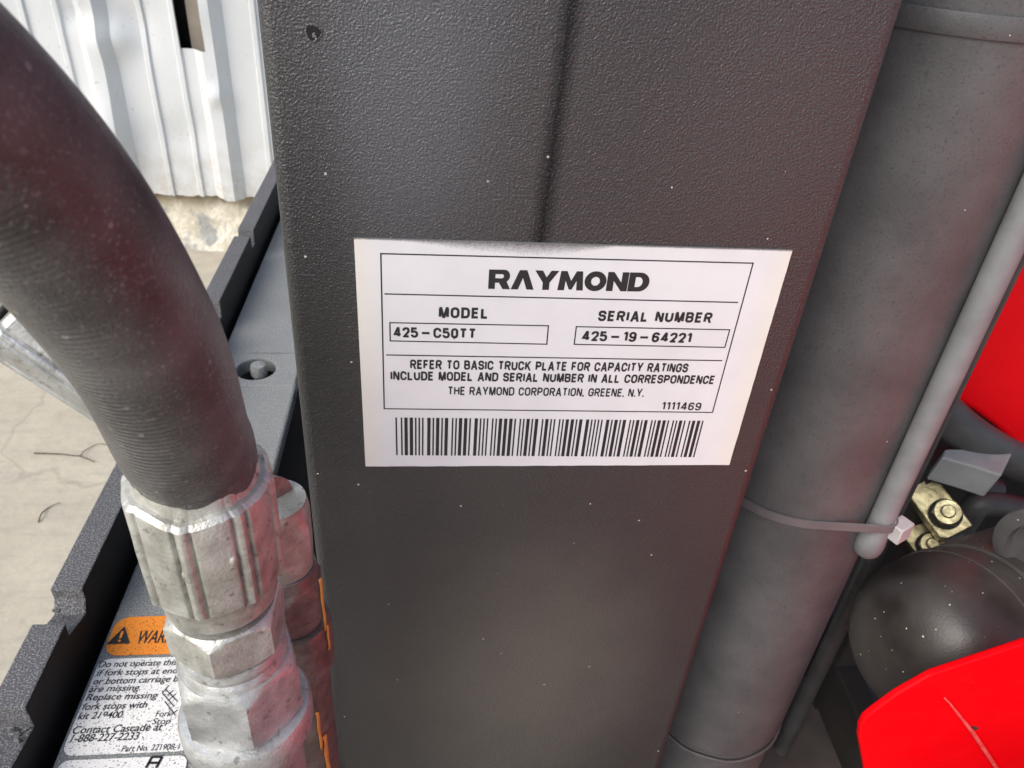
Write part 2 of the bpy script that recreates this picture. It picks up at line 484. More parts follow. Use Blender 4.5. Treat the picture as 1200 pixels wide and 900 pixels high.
def stroke(bm, P, closed, s, fn, lift, wmax):
    P = [p for i, p in enumerate(P) if i == 0 or (p - P[i - 1]).length > 1e-6]
    n = len(P); L = []; R = []
    if closed == 'h':
        (x0, y0, _), (x1, y1, _) = P; hw = s / 2 * math.hypot(x1 - x0, y1 - y0) / abs(y1 - y0)
        hw = min(hw, s * 1.3)
        bm.faces.new([bm.verts.new(fn(max(-s / 2, min(x, wmax + s / 2)), y, lift)) for x, y in ((x0 - hw, y0), (x0 + hw, y0), (x1 + hw, y1), (x1 - hw, y1))]); return
    for i in range(n):
        a = P[i] - P[i - 1] if (i or closed) else P[1] - P[0]
        b = P[(i + 1) % n] - P[i] if (i < n - 1 or closed) else P[-1] - P[-2]
        a = a.normalized(); b = b.normalized()
        na, nb = V((-a.y, a.x, 0)), V((-b.y, b.x, 0)); m = na + nb
        m = m.normalized() if m.length > 1e-4 else na
        k = min(1 / max(m.dot(na), .2), 2.6) * s / 2
        L.append(P[i] + m * k); R.append(P[i] - m * k)
    lv = [bm.verts.new(fn(p.x, p.y, lift)) for p in L]; rv = [bm.verts.new(fn(p.x, p.y, lift)) for p in R]
    for i in range(n if closed else n - 1):
        j = (i + 1) % n
        try: bm.faces.new((rv[i], rv[j], lv[j], lv[i]))
        except ValueError: pass


def letters(bm, text, x0, x1, z, h, s=.17, gap=.17, slope=0.0, y=-.00036, rad=.26, logo=None):
    """one line on the data plate from x0 to x1 (metres), cap height h"""
    w = 0
    if logo: GG = {c: (logo.get(c, .74), G[c][1]) for c in text}
    else: GG = G
    for ch in text: w += GG[ch][0] + s + gap
    w -= gap; kx = (x1 - x0) / w; cx = 0; li = 0
    for ch in text:
        gw, sts = GG[ch]
        for st in sts:
            P, cl = fillet(st, gw, s, rad)
            off = cx + s / 2
            li = (li + 1) % 5
            stroke(bm, P, cl, s, lambda px, py, lf: V((x0 + (px + off) * kx, y - lf, z + py * h + (px + off) * kx * slope)), li * 8e-6, gw)
        cx += gw + s + gap


def rule(bm, a, b, wd, y=-.00036):
    a = V((a[0], 0, a[1])); b = V((b[0], 0, b[1])); d = (b - a).normalized(); n = V((-d.z, 0, d.x)) * wd / 2; e = d * wd / 2
    bm.faces.new([bm.verts.new(p + V((0, y, 0))) for p in (a - e - n, b + e - n, b + e + n, a - e + n)])

# ================================================================== the setting

ZG = -1.0                                        # the yard's ground
bm = bmesh.new(); bmesh.ops.create_grid(bm, x_segments=4, y_segments=4, size=60)
g = fin(bm, 'ground', MT['ground'], smooth=0); g.location = (0, 0, ZG); g['kind'] = 'structure'

YW = 2.25                                        # the siding's plane
wallz = at(230, 229, y=YW).z
bm = bmesh.new(); nx, nz = 160, 8
grid = []
for j in range(nz + 1):
    row = []
    for i in range(nx + 1):
        x = -4 + 6.5 * i / nx; z = ZG - .05 + (wallz + .02 - ZG + .05) * j / nz
        row.append(bm.verts.new((x, YW + .030 + random.uniform(-.010, .006) - (.05 if j < 3 else .015 if j < 6 else 0), z)))
    grid.append(row)
for j in range(nz):
    for i in range(nx): bm.faces.new((grid[j][i], grid[j][i + 1], grid[j + 1][i + 1], grid[j + 1][i]))
top = [bm.verts.new((v.co.x, YW + .16, v.co.z)) for v in grid[-1]]
for i in range(nx): bm.faces.new((grid[-1][i], grid[-1][i + 1], top[i + 1], top[i]))
o = fin(bm, 'wall_footing', MT['footing'], smooth=60)
tag(o, 'crumbling cream concrete footing under the white ribbed metal wall', 'footing')

# white ribbed siding: panels three ribs wide, the rib positions measured in the photo
wt = thing('siding_wall', (-.8, YW, wallz), 'white ribbed metal siding wall with dents and one rectangular opening', 'wall')
PIT = .312; XR = -.985                           # rib pitch, one rib's centre line
def prof(u):                                     # height of the siding at u (0..1 of a pitch, rib at 0)
    u = (u + .5) % 1 - .5; a = abs(u)
    if a < .055: return .034
    if a < .15: return .034 * (.15 - a) / .095
    for c in (.42, -.29):
        d = abs(u - c)
        if d < .018: return .008
        if d < .034: return .008 * (.034 - d) / .016
    return 0
ox0 = at(208, 30, y=YW).x; ox1 = at(240, 30, y=YW).x; oz = at(225, 57, y=YW).z
US = sorted({round(v, 4) for c in (0,) for v in (-.5, -.44, -.38, -.324, -.308, -.29, -.272, -.256, -.2, -.15, -.12, -.09, -.055, -.02, .02, .055, .09, .12, .15, .2, .26, .32, .386, .402, .42, .438, .454, .48)})
def dent(x, z):
    d = 0
    for cx, cz, rx, rz, a in ((-.93, -.36, .06, .05, .016), (-.87, -.33, .05, .08, -.012), (-.985, -.62, .05, .12, .016), (-.67, -.50, .03, .03, .010), (-1.02, -.30, .05, .04, -.010), (-.78, -.62, .08, .06, -.006), (-.70, -.28, .05, .06, .006)):
        e = ((x - cx) / rx) ** 2 + ((z - cz) / rz) ** 2
        if e < 4: d += 1.5 * a * math.exp(-e * 1.2)
    return d
ZT = 2.2
zs = [wallz + .012 * k for k in range(70)]; zs += [zs[-1] + .08 * k for k in range(1, 30)]
zs = sorted(set([z for z in zs if abs(z - oz) > .005] + [oz]))
for pi_ in range(-3, 4):
    bm = bmesh.new(); xs = []
    for rib in range(3):
        for u in US: xs.append((XR + ((pi_ * 3 + rib) + u) * PIT, u))
    xs.append((XR + (pi_ * 3 + 2.5) * PIT + .004, .5))
    extra = [x for x in (ox0, ox1) if xs[0][0] < x < xs[-1][0]]
    for e in extra: xs.append((e, ((e - XR) / PIT)))
    xs.sort()
    rows = []
    for k, z in enumerate(zs):
        zz = z
        rows.append([bm.verts.new((x, YW - prof(u) - dent(x, z) + .0015 * (pi_ % 2), z + (random.uniform(-.004, .003) if k == 0 else 0))) for x, u in xs])
    for j in range(len(zs) - 1):
        for i in range(len(xs) - 1):
            xm = (xs[i][0] + xs[i + 1][0]) / 2; zm = (zs[j] + zs[j + 1]) / 2
            if ox0 < xm < ox1 and oz < zm < oz + .55: continue
            if abs(xm - at(157, 190, y=YW).x) < .012 and zm < wallz + .045 + .03 * sin(xm * 400): continue      # torn foot of the dented rib
            bm.faces.new((rows[j][i], rows[j][i + 1], rows[j + 1][i + 1], rows[j + 1][i]))
    bmesh.ops.delete(bm, geom=[v for v in bm.verts if not v.link_faces], context='VERTS')
    fin(bm, 'siding_panel', MT['wall'], wt, smooth=28)
bm = bmesh.new(); box(bm, (-4, YW + .09, wallz + .02), (2.4, YW + .1, ZT)); fin(bm, 'inner_lining', MT['dark'], wt, smooth=0)
bm = bmesh.new(); xo = at(222, 30, y=YW + .03).x; box(bm, (xo, YW + .02, wallz + .03), (xo + .10, YW + .06, ZT)); fin(bm, 'stud', MT['wood'], wt, smooth=0)

for k, (pts, lab) in enumerate((
        ([(45, 612), (48, 603), (55, 596), (67, 590), (71, 590)], 'curved dry twig lying alone nearest the black bar'),
        ([(40, 531), (70, 532), (92, 534), (98, 529), (108, 523), (116, 520), (125, 521)], 'forked dry twig lying on the concrete beside the hose'))):
    P = spline([at(*q, z=ZG + .002 + .004 * (i % 2)) for i, q in enumerate(pts)], 5)
    c = P[0]; bm = bmesh.new(); tube(bm, P, lambda s: .0016 * (1 - .6 * s), 6)
    if k: tube(bm, [at(92, 534, z=ZG + .003), at(103, 538, z=ZG + .006), at(110, 541, z=ZG + .003)], .0012, 6)
    bmesh.ops.translate(bm, verts=bm.verts, vec=-c)
    t_ = fin(bm, 'twig', MT['twig']); t_.location = c; tag(t_, lab, 'twig', 'dry twigs on the concrete')

# ================================================================== mast upright with its data plate
XL, XRr, MD = -.0822, .0732, .062
mast = thing('mast_upright', (-.0045, .03, ZG + .08), 'broad black painted steel mast upright behind the white data plate', 'forklift mast')
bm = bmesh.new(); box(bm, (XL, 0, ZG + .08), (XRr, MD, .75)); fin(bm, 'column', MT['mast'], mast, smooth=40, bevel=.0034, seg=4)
hc = at(367, 38, y=0)
bm = bmesh.new(); lathe(bm, hc + V((0, -.0001, 0)), (0, -1, 0), [(-.0001, .0015), (0.0002, .0015)], 20, lambda th, i: 1 + .16 * sin(3 * th + 1)); fin(bm, 'screw_hole', MT['barside'], mast)
bm = bmesh.new()
for k in range(26):
    a = 2 * pi * k / 26; rr = .0018 + .0002 * sin(3 * a + 1)
    p = hc + V((cos(a) * rr, -.0002, sin(a) * rr)); s_ = random.uniform(.0001, .00028)
    bmesh.ops.create_icosphere(bm, subdivisions=1, radius=s_, matrix=Matrix.Translation(p))
for k in range(7):
    p = hc + V((random.uniform(-.0009, .0009), -.0004, random.uniform(-.0013, -.0001)))
    bmesh.ops.create_icosphere(bm, subdivisions=1, radius=random.uniform(.0002, .0004), matrix=Matrix.Translation(p))
fin(bm, 'chipped_rim', MT['rim'], mast, smooth=0)

bm = bmesh.new(); box(bm, (-.078, MD + .004, ZG + .08), (.0865, .17, .75)); fin(bm, 'added_shade_rail', MT['dark'], mast, smooth=0)  # hidden rail, added to keep light off the cylinder's left side
W2, HZ = .0625, .0406
pl = thing('data_plate', (0, 0, 0), 'white data plate printed RAYMOND with serial number and barcode on the black mast', 'label')
bm = bmesh.new(); nxp = 40; vs = []
for j in range(25):
    vs.append([bm.verts.new((-W2 + 2 * W2 * i / nxp, -.00030 - .00012 * (1 if (i in (0, nxp) or j in (0, 24)) and random.random() < .4 else 0), -HZ + 2 * HZ * j / 24)) for i in range(nxp + 1)])
for j in range(24):
    for i in range(nxp): bm.faces.new((vs[j][i], vs[j][i + 1], vs[j + 1][i + 1], vs[j + 1][i]))
ring = [vs[0][i] for i in range(nxp + 1)] + [vs[j][nxp] for j in range(1, 25)] + [vs[24][i] for i in range(nxp - 1, -1, -1)] + [vs[j][0] for j in range(23, 0, -1)]
bk = [bm.verts.new((v.co.x, 0.0002, v.co.z)) for v in ring]
for i in range(len(ring)): bm.faces.new((ring[i], ring[(i + 1) % len(ring)], bk[(i + 1) % len(ring)], bk[i]))
fin(bm, 'vinyl_sheet', MT['platew'], pl, smooth=30)
mm = .001
bm = bmesh.new()
for a, b in (((-55.4, 36.1), (51.7, 36.1)), ((51.7, 36.1), (51.4, -17.9)), ((51.4, -17.9), (-55.8, -16.9)), ((-55.8, -16.9), (-55.4, 36.1)), ((-54.5, 23.65), (50.1, 23.15)), ((-54.5, 3.1), (49.9, 2.4))):
    rule(bm, (a[0] * mm, a[1] * mm), (b[0] * mm, b[1] * mm), .00040)
rawfin(bm, 'ruled_border', MT['ink'], pl)
for q in (((-53.4, 14.25), (-6.5, 14.05), (-6.4, 7.6), (-53.4, 8.05)), ((2.0, 13.9), (49.9, 13.65), (49.8, 7.3), (2.05, 7.7))):
    bm = bmesh.new()
    for i in range(4):
        a, b = q[i], q[(i + 1) % 4]; rule(bm, (a[0] * mm, a[1] * mm), (b[0] * mm, b[1] * mm), .00038)
    rawfin(bm, 'entry_box', MT['ink'], pl)
for txt, x0, x1, z, h, s, gp, sl_ in (
        ('MODEL', -39.2, -24.7, 16.1, 3.65, .225, .14, 0), ('SERIAL NUMBER', 8.2, 43.4, 15.95, 3.6, .225, .14, 0),
        ('425-C50TT', -52.5, -28.0, 9.3, 3.55, .215, .10, -.006), ('425-19-64221', 4.0, 38.4, 8.95, 3.55, .215, .10, -.006),
        ('REFER TO BASIC TRUCK PLATE FOR CAPACITY RATINGS', -47.6, 39.6, -1.85, 3.4, .215, .09, -.004),
        ('INCLUDE MODEL AND SERIAL NUMBER IN ALL CORRESPONDENCE', -53.6, 49.3, -6.0, 3.35, .215, .09, -.006),
        ('THE RAYMOND CORPORATION, GREENE, N.Y.', -36.0, 27.0, -11.45, 3.25, .185, .10, -.006), ('1111469', 33.7, 47.0, -16.95, 3.2, .175, .13, -.012)):
    bm = bmesh.new(); letters(bm, txt, x0 * mm, x1 * mm, z * mm, h * mm, s, gp, sl_)
    rawfin(bm, 'printed_line', MT['ink'], pl)['label'] = 'printed line reading ' + txt
from mathutils.geometry import tessellate_polygon
def arc(cx, cy, rx, ry, a0, a1, n=8): return [(cx + rx * cos(radians(a0 + (a1 - a0) * k / n)), cy + ry * sin(radians(a0 + (a1 - a0) * k / n))) for k in range(n + 1)]
LOGO = [  # heavy extended capitals: (width, outline, counter)
    (1.06, [(0, 0), (0, 1)] + [(.72, 1)] + arc(.74, .68, .28, .32, 90, -62, 10) + [(1.06, 0), (.70, 0), (.50, .33), (.32, .33), (.32, 0)], [(.32, .56)] + arc(.64, .665, .085, .105, -90, 90, 6) + [(.32, .77)]),
    (1.12, [(0, 0), (.38, 1), (.74, 1), (1.12, 0), (.77, 0), (.56, .60), (.35, 0)], None),
    (1.10, [(-.03, 1), (.34, 1), (.55, .66), (.76, 1), (1.13, 1), (.715, .38), (.715, 0), (.385, 0), (.385, .38)], None),
    (1.26, [(0, 0), (.10, 1), (.40, 1), (.63, .50), (.86, 1), (1.16, 1), (1.26, 0), (.93, 0), (.90, .50), (.70, .04), (.56, .04), (.36, .50), (.33, 0)], None),
    (1.08, arc(.54, .5, .54, .52, 0, 352, 30), arc(.54, .5, .215, .23, 0, 348, 22)),
    (1.04, [(0, 0), (0, 1), (.30, 1), (.71, .46), (.71, 1), (1.04, 1), (1.04, 0), (.74, 0), (.33, .54), (.33, 0)], None),
    (1.04, [(0, 0), (0, 1), (.50, 1)] + arc(.53, .5, .51, .5, 90, -90, 16), [(.33, .24), (.46, .24)] + arc(.48, .5, .215, .26, -84, 84, 10) + [(.46, .76), (.33, .76)])]
bm = bmesh.new(); tw = sum(l[0] for l in LOGO) + .03 * 6; kx = (21.9 + 25.2) * mm / tw; cx = 0
for wl, outl, cnt in LOGO:
    loops = [outl] + ([cnt] if cnt else [])
    vec = [[V((x + cx, y, 0)) for x, y in lp] for lp in loops]; flat_ = [v for lp in vec for v in lp]
    bv = [bm.verts.new((-25.2 * mm + v.x * kx, -.00036, 25.95 * mm + v.y * 6.15 * mm + v.x * kx * .003)) for v in flat_]
    for tri in tessellate_polygon(vec):
        f_ = bm.faces.new([bv[q] for q in tri])
        if f_.normal.y > 0 or (f_.normal_update() or f_.normal.y > 0): f_.normal_flip()
    cx += wl + .03
rawfin(bm, 'brand_lettering', MT['ink'], pl)
C39 = {'4': '101001101011', '2': '101100101011', '5': '110100110101', '-': '100101011011', '1': '110100101011', '9': '101100101101', '6': '101100110101', '*': '100101101101'}
code = '0'.join(C39[c] for c in '*425-19-64221*')
bm = bmesh.new(); mod = (49.2 + 52.4) * mm / len(code); i = 0
while i < len(code):
    if code[i] == '1':
        j = i
        while j < len(code) and code[j] == '1': j += 1
        xa = -52.4 * mm + i * mod; xb = -52.4 * mm + j * mod - mod * .10
        za = -.0203 - (xa + .0524) * .0103; zb = -.0358 - (xa + .0524) * .0118
        bm.faces.new([bm.verts.new(p) for p in ((xa, -.00036, zb), (xb, -.00036, zb), (xb, -.00036, za), (xa, -.00036, za))]); i = j
    else: i += 1
rawfin(bm, 'barcode', MT['ink'], pl)

# ================================================================== fork carriage low on the left
ZP, ZB = -.22, -.19
PX0, PX1 = -.2075, -.1455
car = thing('fork_carriage', (-.18, .2, -.42), 'black fork carriage with notched bar and grey top running back beside the wall', 'fork carriage')
bx0, bx1 = at(58, 691, z=ZB).x, at(96, 691, z=ZB).x
ya, yb = at(33, 731, z=ZB).y, at(58, 691, z=ZB).y            # first notch
yc, yd = at(250, 372, z=ZB).y, at(252, 352, z=ZB).y
ye, yf = at(300, 277, z=ZB).y, at(297, 269, z=ZB).y
y0 = at(20, 830, z=ZB).y
prf = [(-.30, -.42), (-.30, ZB), (y0 - .035, ZB), (y0 - .033, ZB - .009), (y0, ZB - .014), (y0, ZB), (ya, ZB), (ya - .001, ZB - .008), (yb - .004, ZB - .014), (yb, ZB - .007), (yb, ZB), (yc, ZB), (yc + .002, ZB - .014), (yd - .002, ZB - .014), (yd, ZB),
       (ye, ZB), (ye + .002, ZB - .014), (yf - .002, ZB - .014), (yf, ZB), (.98, ZB), (.98, -.42)]
bm = bmesh.new(); prism(bm, [(bx0, y, z) for y, z in prf], (bx1 - bx0, 0, 0))
bmesh.ops.recalc_face_normals(bm, faces=bm.faces)
for f in bm.faces: f.material_index = 1 if abs(f.normal.x) > .7 or f.normal.z < -.5 else 0
fin(bm, 'notched_bar', [MT['bar'], MT['barside']], car, smooth=0, bevel=.0009, seg=2)
bm = bmesh.new()
for yy in (ya, yb, yd, yc, y0):
    for k in range(9):
        c0 = V((random.uniform(bx0 + .001, bx1 - .0005), yy + random.uniform(-.004, .004) + (.006 if yy in (yc,) else -.004), ZB - random.uniform(.0115, .0150)))
        q = bmesh.ops.create_icosphere(bm, subdivisions=1, radius=random.uniform(.0009, .0019), matrix=Matrix.Translation(c0) @ Matrix.Rotation(random.uniform(0, 3), 4, 'X') @ Matrix.Diagonal((1.4, .8, .7, 1)))
        for v in q['verts']: v.co += V((random.uniform(-1, 1), random.uniform(-1, 1), random.uniform(-1, 1))) * .0005
fin(bm, 'torch_slag', MT['bar'], car, smooth=0)['kind'] = 'stuff'
# top plate with a round hole
hx, hy = at(300, 432, z=ZP).x, at(300, 432, z=ZP).y
hr = (at(323, 432, z=ZP).x - at(276, 432, z=ZP).x) / 2
bm = bmesh.new(); nh = 40
zt, zl = ZP, ZP - .012
inner = [[bm.verts.new((hx + hr * cos(2 * pi * k / nh), hy + hr * 1.0 * sin(2 * pi * k / nh), z)) for k in range(nh)] for z in (zt, zl)]
hb = .024
def sq(k):
    a = 2 * pi * k / nh; m = max(abs(cos(a)), abs(sin(a))); return cos(a) / m, sin(a) / m
outer = [[bm.verts.new((min(max(hx + hb * 1.4 * sq(k)[0], PX0), PX1) if abs(sq(k)[0]) > .999 else hx + (PX1 - hx if sq(k)[0] > 0 else hx - PX0) * sq(k)[0], hy + hb * sq(k)[1], z)) for k in range(nh)] for z in (zt, zl)]
for k in range(nh):
    for v in (outer[0][k], outer[1][k]):
        sx, sy = sq(k); v.co.x = (PX1 if sx > 0 else PX0) if abs(sx) > .999 else hx + sx * ((PX1 - hx) if sx > 0 else (hx - PX0))
for k in range(nh):
    q = (k + 1) % nh
    bm.faces.new((inner[0][k], inner[0][q], outer[0][q], outer[0][k])); bm.faces.new((inner[1][q], inner[1][k], outer[1][k], outer[1][q]))
    bm.faces.new((inner[0][q], inner[0][k], inner[1][k], inner[1][q])); bm.faces.new((outer[0][k], outer[0][q], outer[1][q], outer[1][k]))
for ys, ye_ in ((-.30, hy - hb), (hy + hb, .98)):
    box(bm, (PX0, ys, zl), (PX1, ye_, zt))
bmesh.ops.remove_doubles(bm, verts=bm.verts, dist=1e-5)
fin(bm, 'top_plate', MT['deck'], car, smooth=0, bevel=.0012)
bm = bmesh.new(); box(bm, (PX0 + .0005, -.30, -.24), (PX0 + .004, .98, zl)); fin(bm, 'plate_edge', MT['dark'], car, smooth=0)
bm = bmesh.new(); box(bm, (bx1, -.30, -.36), (-.085, .98, -.30)); fin(bm, 'lower_beam', MT['dark'], car, smooth=0)
bc = at(303, 431, z=ZP)
bm = bmesh.new(); lathe(bm, V((bc.x, bc.y, -.30)), (0, 0, 1), [(0, .0045), (.074, .0045), (.074, .0064), (.080, .0066), (.083, .0058), (.0842, .0035)], 24); fin(bm, 'locating_pin', MT['deck'], car)

# warning sticker on the carriage top
def rrect(bm, x0, x1, y0_, y1, z, rad):
    pts = []
    for cx, cy, a0 in ((x1 - rad, y1 - rad, 0), (x0 + rad, y1 - rad, 90), (x0 + rad, y0_ + rad, 180), (x1 - rad, y0_ + rad, 270)):
        for k in range(7): a = radians(a0 + 15 * k); pts.append((cx + rad * cos(a), cy + rad * sin(a), z))
    prism(bm, pts, (0, 0, .0003))
sy0, sy1, sy2 = at(72, 887, z=ZP).y, at(118, 771, z=ZP).y, at(145, 724, z=ZP).y
sx0, sx1 = PX0 + .0016, PX1 - .004
st = thing('warning_sticker', ((sx0 + sx1) / 2, sy0, ZP), 'worn orange and white WARNING sticker about fork stops on the carriage top', 'sticker')
ZS = ZP + .0004
bm = bmesh.new(); rrect(bm, sx0, sx1, sy0, sy1 - .0012, ZS, .005); fin(bm, 'text_panel', MT['sw'], st, smooth=0)
bm = bmesh.new(); rrect(bm, sx0, sx1, sy1 + .0008, sy2, ZS, .0075); fin(bm, 'header_panel', MT['so'], st, smooth=0)


def flat_text(txt, x, y, z, size, width=None, shear=.25, m='ink', parent=None, name='printed_line', off=.010):
    c = bpy.data.curves.new('txt', 'FONT'); c.body = txt; c.size = 1; c.shear = shear; c.offset = off
    o = bpy.data.objects.new('txt', c); C.objects.link(o)
    dg = bpy.context.evaluated_depsgraph_get(); me = bpy.data.meshes.new_from_object(o.evaluated_get(dg))
    bpy.data.objects.remove(o); bpy.data.curves.remove(c)
    xs = [v.co.x for v in me.vertices]; kx = width / (max(xs) - min(xs)) if width else size
    for v in me.vertices: v.co = V((v.co.x * kx, v.co.y * size, 0)) + V((x, y, z)) - V(parent.location)
    me.name = name; me.materials.clear()
    return link(name, me, MT[m], parent)


ZI = ZS + .0005
for txt, pa, x1p in (('Do not operate this', (114, 782), 205), ('if fork stops at end', (112, 792), 206), ('or bottom carriage bar', (108, 802), 216), ('are missing.', (103, 811), 163), ('Replace missing', (99, 821), 182), ('fork stops with', (95, 832), 170),
                    ('kit 219400.', (90, 843), 143), ('Contact Cascade at', (83, 860), 187), ('1-888-227-2233', (79, 870), 158)):
    a = at(*pa, z=ZI); b = at(x1p, pa[1], z=ZI)
    flat_text(txt, a.x, a.y, ZI, .0050 if txt[0] not in 'C1' else .0054, b.x - a.x, .12, parent=st)
for txt, pa, x1p, sz in (('Part No. 221908-1', (141, 881), 208, .0042), ('Fork', (181, 840), 199, .0046), ('Stop', (177, 849), 198, .0046)):
    a = at(*pa, z=ZI); b = at(x1p, pa[1], z=ZI); flat_text(txt, a.x, a.y, ZI, sz, b.x - a.x, .12, parent=st, off=.0)
a = at(158, 754, z=ZI); b = at(226, 754, z=ZI); flat_text('WARNING', a.x, a.y, ZI, .0115, b.x - a.x, .15, parent=st, name='header_word')
bm = bmesh.new(); tp = [at(*q, z=ZI) for q in ((125, 755), (152, 754), (146, 734))]; prism(bm, tp, (0, 0, .0002)); fin(bm, 'alert_triangle', MT['ink'], st, smooth=0)
bm = bmesh.new()
prism(bm, [at(*q, z=ZI + .0003) for q in ((139.5, 748), (142, 748), (145.5, 740), (142.5, 740))], (0, 0, .0002)); prism(bm, [at(*q, z=ZI + .0003) for q in ((138.2, 752), (141, 752), (141.8, 750), (139, 750))], (0, 0, .0002))
fin(bm, 'exclamation_mark', MT['so'], st, smooth=0)
bm = bmesh.new()
def dline(a, b, wd=.0004):
    a = at(*a, z=ZI); b = at(*b, z=ZI); d = (b - a).normalized(); n = V((-d.y, d.x, 0)) * wd / 2
    prism(bm, [a - n, b - n, b + n, a + n], (0, 0, .0001))
for q in (((190, 812), (204, 828)), ((194, 808), (208, 822)), ((190, 812), (198, 803)), ((193, 822), (205, 838)), ((200, 838), (208, 832)), ((196, 815), (203, 809)), ((198, 820), (206, 813))): dline(*q)
fin(bm, 'diagram', MT['ink'], st, smooth=0)
s2 = thing('lower_sticker', ((sx0 + sx1) / 2, sy0 - .05, ZP), 'second worn white sticker cut off below the WARNING sticker', 'sticker')
bm = bmesh.new(); rrect(bm, sx0 + .001, sx1, sy0 - .07, sy0 - .0022, ZS, .004); fin(bm, 'sticker_sheet', MT['sw'], s2, smooth=0)
bm = bmesh.new()
for q in (((171, 900), (178, 887)), ((183, 900), (190, 887)), ((178, 887), (190, 887)), ((174, 894), (187, 894))): dline(*q, wd=.0011)
fin(bm, 'bracket_symbol', MT['ink'], s2, smooth=0)

# ================================================================== hydraulic hose with crimped end fitting (nearest the camera, left)
FX, FY = -.0897, -.0721
def zf(px, py): return at(px, py, y=FY - .016).z
ztop = at(236, 606, y=FY - .012).z
hs = thing('hydraulic_hose', (FX, FY, -.30), 'thick black hydraulic hose bending down into a crimped silver end fitting', 'hose')
P = [at(*q[:2], t=q[2]) for q in ((-420, -60, .066), (-230, 10, .072), (-90, 105, .0825), (30, 215, .097), (114, 318, .112), (178, 420, .130), (214, 510, .149))]
P += [V((FX, FY, ztop + .006)), V((FX, FY, ztop - .012))]
bm = bmesh.new(); tube(bm, spline(P, 16), .0124, 64, uv=True); fin(bm, 'hose_jacket', MT['hose'], hs, smooth=60)
zc = zf(245, 738)
RF = .0150
def crimp(th, i):
    q = (th % (pi / 4)) - pi / 8
    flat = 1 + (cos(pi / 8) / cos(q) * 1.035 - 1) * .40
    ridge = .018 * math.exp(-((abs(q) - pi / 8) / .05) ** 2)
    groove = -.075 * math.exp(-((abs(q) - pi / 8 + .11) / .028) ** 2)
    return flat + (ridge + groove) * (1 if 4 <= i <= 8 else .2)
H = ztop - zc
prf = [(-.004, .0120), (-.0006, .0128), (-.0004, .0138), (.0006, RF * .985), (.0020, RF * 1.0), (H * .3, RF * .995), (H * .5, RF), (H * .75, RF * .99), (H * .93, RF * .985), (H * .97, RF * .93), (H, RF * .90), (H + .003, RF * .85), (H + .006, RF * .84), (H + .0065, .010)]
bm = bmesh.new(); lathe(bm, (FX, FY, ztop), (0, 0, -1), prf, 432, lambda th, i: (crimp(th, i) if 1 <= i <= 9 else 1) + (.010 * sin(th * 5 + 2) * sin(th * 3) if i < 4 else 0), rot=.25)
for v in bm.verts:                                                    # rolled lip rises and falls a little
    if v.co.z > ztop - .004:
        th = math.atan2(v.co.y - FY, v.co.x - FX); v.co.z += .0009 * sin(2 * th + .6) + .0006 * sin(5 * th)
fin(bm, 'crimped_ferrule', MT['zinc'], hs, smooth=24)
bm = bmesh.new()
for th, z in ((-1.62, .47), (-.98, .42)):
    bmesh.ops.create_icosphere(bm, subdivisions=2, radius=.0010, matrix=Matrix.Translation((FX + cos(th) * RF * .95, FY + sin(th) * RF * .95, ztop - H * z)) @ Matrix.Diagonal((1, 1, 1.5, 1)))
fin(bm, 'weld_spatter', MT['zinc'], hs)
z1, z2, z3, z4, z5, z6 = zf(255, 770), zf(258, 812), zf(262, 832), zf(268, 838), zf(278, 893), zf(282, 915)
bm = bmesh.new(); hexnut(bm, (FX, FY, z2), (0, 0, 1), .0139, z1 - z2, rot=.50, ch=.16); fin(bm, 'upper_hex', MT['zinc'], hs, smooth=28)
bm = bmesh.new(); d3 = z2 - z3
lathe(bm, (FX, FY, z2), (0, 0, -1), [(0, .0105), (.0002, .0124), (d3 * .3, .0128), (d3 * .5, .0119), (d3 * .62, .0119), (d3 * .8, .0127), (d3 + .001, .0129), (d3 + .0012, .010)], 64); fin(bm, 'neck_ring', MT['zinc2'], hs, smooth=30)
bm = bmesh.new(); hexnut(bm, (FX, FY, z5), (0, 0, 1), .0158, z3 - z5, rot=.87, ch=.17); fin(bm, 'swivel_nut', MT['zinc2'], hs, smooth=28)
bm = bmesh.new(); lathe(bm, (FX, FY, z5 + .001), (0, 0, -1), [(0, .013), (.0005, .0162), (.002, .0170), (.008, .0170), (.010, .0155), (.012, .013), (.2, .013)], 64); fin(bm, 'port_boss', MT['zinc2'], hs, smooth=30)

# second line: a crimped end at far left, its elbow tube passing behind the hose, and a dirty stack of nuts beside the mast
f2 = at(330, 640, t=.22); GX, GY = f2.x, f2.y
h2 = thing('hydraulic_elbow', (GX, GY, -.30), 'dirty elbow fitting with stacked brown hex nuts and orange paint marks beside the mast', 'fitting')
def z_2(py): return at(350, py, y=GY - .009).z
A0, A1 = at(-150, 222, t=.158), at(35, 358, t=.167)
B0 = at(150, 440, t=.178)
P2 = [A1, B0, at(215, 485, t=.189), at(264, 522, t=.202), at(302, 572, t=.214), V((GX, GY, z_2(610)))]
bm = bmesh.new(); tube(bm, spline(P2, 10), .0058, 28); fin(bm, 'elbow_tube', MT['brownzinc'], h2, smooth=60)
ax = (B0 - A1); L_ = ax.length
bm = bmesh.new(); lathe(bm, A1 - ax * .08, ax, [(0, .008), (.0006, .0118), (.002, .0128), (L_ * .5, .0126), (L_ * 1.25, .0122), (L_ * 1.32, .010), (L_ * 1.35, .006)], 432, lambda th, i: (crimp(th, 5) if 1 <= i <= 4 else 1), rot=.3); fin(bm, 'end_ferrule', MT['zinc2'], h2, smooth=24)
bm = bmesh.new(); lathe(bm, A0, A1 - A0, [(0, .0125), ((A1 - A0).length * .82, .0125), ((A1 - A0).length * .9, .0118), ((A1 - A0).length * .96, .010)], 48); fin(bm, 'hose_tail', MT['zinc'], h2, smooth=40)
